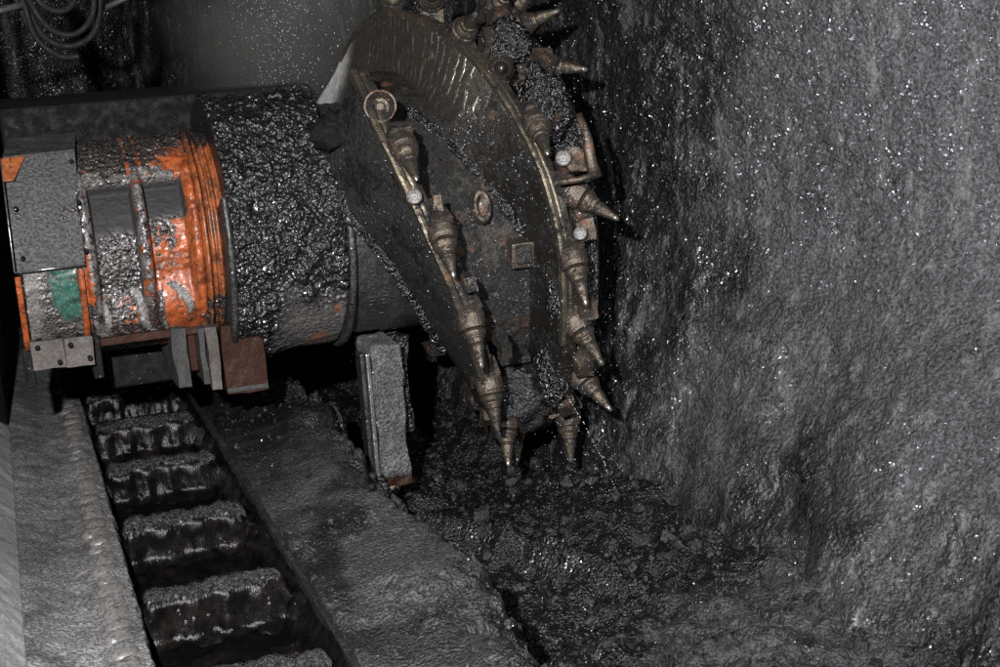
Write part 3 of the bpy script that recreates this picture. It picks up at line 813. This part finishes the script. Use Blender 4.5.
# flat plate / lever standing off the face end (right of the far vane)
tube('guard_rod', [(1.535, 3.64, 1.40), (1.545, 3.61, 1.34), (1.548, 3.60, 1.27), (1.56, 3.60, 1.225)], lambda t: .010+.010*t, M['holder'], drum, 8)
tube('locking_pin', [(1.445, 3.60, 1.222), (1.50, 3.585, 1.225), (1.55, 3.58, 1.235)], .009, M['holder'], drum, 8)

for i, (th, x, w_, h_) in enumerate(((66, .10, .05, .07), (48, .155, .06, .06), (33, .13, .05, .08), (21, .15, .055, .07), (5, .16, .05, .055), (-14, .16, .055, .06), (-30, .17, .05, .06), (-46, .15, .05, .06), (57, .02, .035, .05), (-22, -.09, .03, .05), (14, -.27, .03, .04), (-4, -.2, .03, .045))):
    p = on_drum(x, th, .69)
    bm = bmesh.new(); add_box(bm, p.x-w_/2, p.x+w_/2, p.y-.05, p.y+.05, p.z-h_/2, p.z+h_/2, rot=Matrix.Rotation(R_(-th+random.uniform(-12, 12)), 3, 'X')@Matrix.Rotation(R_(random.uniform(-15, 15)), 3, 'Y'))
    bm_obj('weld_block', bm, M['holder'], drum, False, 0, .010, 4, i*3.3)
# lumps of coal wedged between holders
def lump(name, pos, s, parent, mat, seed):
    bm = bmesh.new(); bmesh.ops.create_icosphere(bm, subdivisions=4, radius=1.)
    vs = []
    for v in bm.verts:
        n = v.co.normalized(); r = 1+.35*fb(n+Vector((seed, 0, 0)), 1.5, 4)+.1*fb(n+Vector((seed, 0, 0)), 6, 3)
        vs.append((pos[0]+n.x*r*s[0], pos[1]+n.y*r*s[1], pos[2]+n.z*r*s[2]))
    bm.verts.index_update(); fs = [[v.index for v in f.verts] for f in bm.faces]; bm.free()
    return mesh_obj(name, vs, fs, mat, parent, True)
lump('packed_coal', (1.49, 3.80, 1.42), (.06, .10, .11), drum, M['cake'], 1.)
lump('packed_coal', (1.45, 3.98, 1.60), (.07, .11, .07), drum, M['cake'], 2.)
lump('packed_coal', (1.50, 3.74, .87), (.05, .07, .12), drum, M['cake'], 3.)
lump('packed_coal', (1.50, 3.86, .62), (.05, .07, .12), drum, M['cake'], 4.)
lump('packed_coal', (1.42, 3.98, .52), (.09, .08, .10), drum, M['chips'], 5.)
pv2 = on_drum(-.455, 47, .50); lump('packed_coal', tuple(pv2), (.060, .07, .062), drum, M['void'], 7.)  # near-black lump at the start of the near vane
lump('packed_coal', (1.55, 3.72, 1.13), (.04, .06, .08), drum, M['holder'], 8.)

# ================================================================== CONVEYOR
cv = empty('armoured_conveyor', (.37, 4.2, .16))
tag(cv, 'armoured chain conveyor of black steel flights running away under the cutting machine', 'conveyor')
Y0, Y1 = 1.9, 9.0
# pan
verts = []; wet = []; NXp, NYp = 60, 420
for i in range(NXp):
    X = .168+(.536-.168)*i/(NXp-1)
    for j in range(NYp):
        Y = Y0+(Y1-Y0)*(j/(NYp-1))**1.3
        z = .290+.10*sm(.475, .54, X)+.016*fb((X, Y, 0), 14, 4)+.02*max(0, fb((X, Y, 2), 5, 3))
        verts.append((X, Y, z)); wet.append(.85)
pan = mesh_obj('pan', verts, grid_faces(NXp, NYp), M['flight'], cv, attrs={'wet': wet})
# flights
def flight(Y, first):
    verts = []; wet = []; nx, npf = 90, 34
    prof = [(.075, .28), (.070, .36), (.055, .400), (.025, .414), (-.010, .416), (-.030, .405), (-.038, .385), (-.045, .345), (-.055, .310), (-.075, .292), (-.09, .27)]
    pf = resample(prof, .012)[:]
    for i in range(nx):
        s = i/(nx-1); X = .172+.366*s
        drop = 1-.35*sm(.86, 1.0, s)-.25*sm(.05, .0, s)
        for (dy, z) in pf:
            zz = .27+(z-.27)*drop
            p = Vector((X, Y+dy, zz))
            n = .010*fb(p, 16, 4)+.005*fb(p, 55, 3)
            # vertical runnels on the front
            rn = .004*math.sin(X*75+4*fb((X, Y, 0), 5, 2))*sm(.41, .36, zz)
            verts.append((X, Y+dy+n*.6-rn, zz+n)); wet.append(.12 if zz > .392+.012*fb(p, 20, 3) and s < .93 else 1.)
    return mesh_obj('flight_bar', verts, grid_faces(nx, len(pf)), M['flight'], cv, attrs={'wet': wet})
for k, Y in enumerate((2.20, 2.70, 3.20, 3.74, 4.28, 4.78, 5.24, 5.68, 6.14, 6.6, 7.1)): flight(Y, k == 0)
# rail on the left: flat dusty top with ragged edge, worn rack teeth, spill plate
def rail_sheet(name, X0, X1, zf, mat, nX=60, edge=0., wetv=.2):
    verts = []; wt = []; ny = 520
    for i in range(nX):
        s = i/(nX-1)
        for j in range(ny):
            Y = Y0+(Y1-Y0)*(j/(ny-1))**1.35
            x1 = X1+edge*fb((0, Y, 5), 22, 4); X = X0+(x1-X0)*s
            z = zf(X, s)+.004*fb((X, Y, 0), 16, 4)+.0018*fb((X, Y, 0), 60, 3)
            if s > .97 and edge: z -= .03*(s-.97)/.03
            verts.append((X, Y, z)); wt.append(wetv)
    # thickness: skirt down both long sides
    f = grid_faces(nX, ny); base = len(verts)
    for i, sgn in ((0, 0), (nX-1, 1)):
        for j in range(ny):
            v = verts[i*ny+j]; verts.append((v[0], v[1], v[2]-.16)); wt.append(1.)
    for a, row in ((0, 0), (1, nX-1)):
        for j in range(ny-1): f.append((row*ny+j, row*ny+j+1, base+a*ny+j+1, base+a*ny+j))
    return mesh_obj(name, verts, f, mat, cv, attrs={'wet': wt})
rail = rail_sheet('side_rail', -.090, .166, lambda X, s: .402+.010*math.exp(-((X-.115)/.03)**2)+.030*sm(.03, -.09, X), M['dust'], nX=100, edge=.008)
rail_sheet('guard_plate', -.20, -.0895, lambda X, s: .434+.10*(1-s), M['palesteel'], nX=30)
# rack teeth
def tooth(seed):
    vs = []; nu, nv = 16, 10
    for i in range(nu):
        a = 2*math.pi*i/nu
        for j in range(nv):
            r = j/(nv-1)
            ca, sa = math.cos(a), math.sin(a)
            e = (abs(ca)**3+abs(sa)**3)**(-1/3)
            x = .024*ca*r*e; y = .022*sa*r*e
            if sa > 0: y *= .6
            z = .008*(1-r**4)+.004*(-y/.02)*(1-r)-.003
            p = Vector((x, y, z)); d = .0028*fb(p+Vector((seed, 0, 0)), 55, 3)
            vs.append((x+d, y+d, z+d))
    f = grid_faces(nu, nv, closed_u=True)
    return local_mesh('rack_tooth', vs, f, M['railtooth'], True, 60)
tms = [tooth(k*3.1) for k in range(5)]
Y = 2.28; k = 0
while Y < 6.0:
    s = 1.35-.45*(k % 2)*random.random()
    q = Quaternion((0, 0, 1), random.gauss(0, .10))@Quaternion((1, 0, 0), R_(14))
    o = place('rack_tooth', tms[k % 5], (.108+random.gauss(0, .0025)+.004*(Y-3), Y, .412), q, parent=rail)
    o.scale = (s*random.uniform(.85, 1.1), s*random.uniform(.8, 1.3), s)
    Y += .068+random.uniform(-.009, .012)+.012*(k % 2); k += 1
boxo('right_side_plate', (.537, .553, Y0, Y1, .20, .416), M['smooth_black'], cv, bev=.004)

# ================================================================== HOSES, PIPES, SUPPORT
hz = [([(0.074, 4.600, 1.994), (0.132, 4.600, 1.820), (0.156, 4.600, 1.709), (0.217, 4.600, 1.648), (0.276, 4.600, 1.641)], 0.0096, 'lowest black hose of the looped bundle, its cut end pointing right'),
      ([(0.083, 4.637, 1.994), (0.138, 4.637, 1.820), (0.180, 4.637, 1.711), (0.258, 4.637, 1.674), (0.340, 4.637, 1.722), (0.377, 4.637, 1.884)], 0.0101, 'wide U shaped black hose at the outside right of the bundle'),
      ([(0.101, 4.582, 1.994), (0.151, 4.582, 1.820), (0.202, 4.582, 1.729), (0.276, 4.582, 1.711), (0.335, 4.582, 1.777), (0.342, 4.582, 1.921)], 0.0096, 'black hose looping just inside the outermost loop'),
      ([(0.055, 4.655, 1.958), (0.114, 4.655, 1.832), (0.144, 4.655, 1.737), (0.184, 4.655, 1.672), (0.254, 4.655, 1.634)], 0.0092, 'thin dark hose hanging behind the lowest one'),
      ([(0.138, 4.710, 1.958), (0.175, 4.710, 1.829), (0.239, 4.710, 1.783), (0.294, 4.710, 1.820), (0.304, 4.710, 1.939)], 0.0110, 'shortest black hose curled high inside the bundle')]
for ctrl, r, lab in hz:
    o = tube('hose', spline(ctrl, 50), r, M['black'], origin=ctrl[0]); tag(o, lab, 'hose', 'hoses looped under the roof')
M['pipe'] = mat_simple('grimy pipe', (.07, .07, .07), .5, .3)
p = tube('steel_pipe', [(-0.037, 4.600, 1.777), (0.055, 4.600, 1.792), (0.132, 4.600, 1.807)], 0.0110, M['pipe'], origin=(-0.037, 4.600, 1.777)); tag(p, 'short pale steel pipe at the top left corner, left of the hoses', 'pipe')
p = tube('steel_pipe', [(0.377, 4.710, 1.783), (0.460, 4.710, 1.814), (0.570, 4.710, 1.856)], 0.0092, M['pipe'], origin=(0.377, 4.710, 1.783)); tag(p, 'pale steel pipe sloping up out of the frame to the right of the hoses', 'pipe')
rs = empty('roof_support', (-.18, 4.9, .30)); tag(rs, 'dark steel roof support leg standing at the left edge behind the machine', 'roof support')
tube('leg', [(-.16, 4.9, .3), (-.16, 4.9, 1.2), (-.17, 4.92, 2.6)], .07, M['darkmetal'], rs, 24)
boxo('foot_plate', (-.5, -.06, 4.7, 5.1, .27, .31), M['darkmetal'], rs)
tube('hydraulic_line', spline([(-.07, 4.8, 2.2), (-.045, 4.8, 1.75), (-.06, 4.8, 1.5), (-.05, 4.8, 1.2)], 30), .012, M['black'], rs, 8)

# ================================================================== WATER
t = NT('water drops')
w = t.n('ShaderNodeBsdfPrincipled'); w.inputs['Base Color'].default_value = (.55, .57, .6, 1); w.inputs['Roughness'].default_value = .25
M['water'] = t.done(w.outputs[0])
verts = []; faces = []
ico = bmesh.new(); bmesh.ops.create_icosphere(ico, subdivisions=1, radius=1.); ico.verts.index_update()
iv = [v.co.copy() for v in ico.verts]; if_ = [[v.index for v in f.verts] for f in ico.faces]; ico.free()
def drop(p, r):
    k = len(verts)
    for v in iv: verts.append((p[0]+v.x*r, p[1]+v.y*r, p[2]+v.z*r))
    for f in if_: faces.append([i+k for i in f])
for i in range(1500):     # fan of spray rising behind the cowl
    a = random.gauss(0, .42); rr = random.random()**.75
    q = Vector((.93+rr*math.sin(a)*.55+random.gauss(0, .03), 4.75+random.gauss(0, .25), 1.45+rr*.75))
    drop(q, random.choice((.0007, .0009, .0009, .0012, .0016)))
for i in range(500):      # drops thrown off the picks
    q = Vector((1.55+random.gauss(0, .10), 3.7+random.gauss(0, .15), random.uniform(.2, 1.8)))
    drop(q, random.choice((.0007, .0009, .0013)))
for a, b in (((1.43, 3.60, .62), (1.53, 3.50, .40)),):
    a = Vector(a); b = Vector(b)
    for i in range(60):
        s = random.random(); q = a.lerp(b, s)+Vector((0, 0, -.06*s*s))+noise.noise_vector(Vector((s*9, a.x, 0)))*.004
        drop(q, random.choice((.0008, .0011, .0014)))
dr = mesh_obj('water_spray', verts, faces, M['water']); tag(dr, 'fine drops of spray water in the air behind the cowl and around the picks', 'water spray', kind='stuff')
# mist behind the cowl
t = NT('mist'); t.t.nodes.clear()
t = NT('spray mist')
pv_ = t.n('ShaderNodeVolumePrincipled'); pv_.inputs['Color'].default_value = (.8, .8, .78, 1); pv_.inputs['Anisotropy'].default_value = .1
ln = t.n('ShaderNodeVectorMath', operation='LENGTH'); t.set(ln.inputs[0], t.vmath('MULTIPLY', t.co, (1/.50, 1/.45, 1/.52)))
den = t.math('MULTIPLY', t.ramp(ln.outputs['Value'], .1, 1., 1., 0.), t.ramp(t.noise(4.5, 4, .6), .3, .7, .35, 1.))
t.set(pv_.inputs['Density'], t.math('MULTIPLY', den, 1.3))
t.t.links.new(pv_.outputs[0], t.out.inputs['Volume'])
bm = bmesh.new(); bmesh.ops.create_icosphere(bm, subdivisions=3, radius=1.); vs = [(1.0+v.co.x*.5, 5.05+v.co.y*.45, 1.72+v.co.z*.52) for v in bm.verts]
bm.verts.index_update(); fs = [[v.index for v in f.verts] for f in bm.faces]; bm.free()
mist = mesh_obj('mist', vs, fs, t.m, origin=(1.0, 5.05, 1.72)); tag(mist, 'pale water mist drifting up behind the coal-caked cowl', 'mist', kind='stuff')

# ================================================================== CAMERA, LIGHT
cam = bpy.data.cameras.new('camera'); co = bpy.data.objects.new('camera', cam); COL.objects.link(co)
Mx = [[.9379459, -.1365998, .3187443], [-.3406403, -.1907060, .9206495], [-.0649741, -.9720966, -.2254033]]  # rows: world axes in (right, down, forward)
rm = Matrix([[r[0], -r[1], -r[2]] for r in Mx])
co.matrix_world = Matrix.Translation((0, 0, 1.7))@rm.to_4x4()
cam.sensor_width = 36; cam.lens = 1400/1000*36; cam.clip_end = 100; cam.clip_start = .05
SC.camera = co

def lamp(name, loc, energy, size, col, target=(1.2, 4.2, 1.0), cone=70, blend=.6):
    l = bpy.data.lights.new(name, 'SPOT'); l.energy = energy; l.shadow_soft_size = size; l.color = col
    l.spot_size = R_(cone); l.spot_blend = blend
    o = bpy.data.objects.new(name, l); COL.objects.link(o); o.location = loc
    o.rotation_euler = (Vector(target)-Vector(loc)).to_track_quat('-Z', 'Y').to_euler(); return o
lamp('flash', (-.32, .30, 2.08), 1300, .035, (1., .98, .965))
lamp('wall_fill', (.6, .2, 2.3), 260, .03, (.88, .92, 1.), (2.25, 3.5, .7), 62, 1.)  # added cool fill light that brightens the coal wall

wd = bpy.data.worlds.new('World'); SC.world = wd; wd.use_nodes = True
wd.node_tree.nodes['Background'].inputs[0].default_value = (.5, .55, .6, 1); wd.node_tree.nodes['Background'].inputs[1].default_value = .004
SC.view_settings.view_transform = 'Standard'; SC.view_settings.look = 'None'; SC.view_settings.exposure = 0; SC.view_settings.gamma = 1
SC.cycles.use_denoising = False
SC.cycles.max_bounces = 6; SC.cycles.volume_bounces = 0
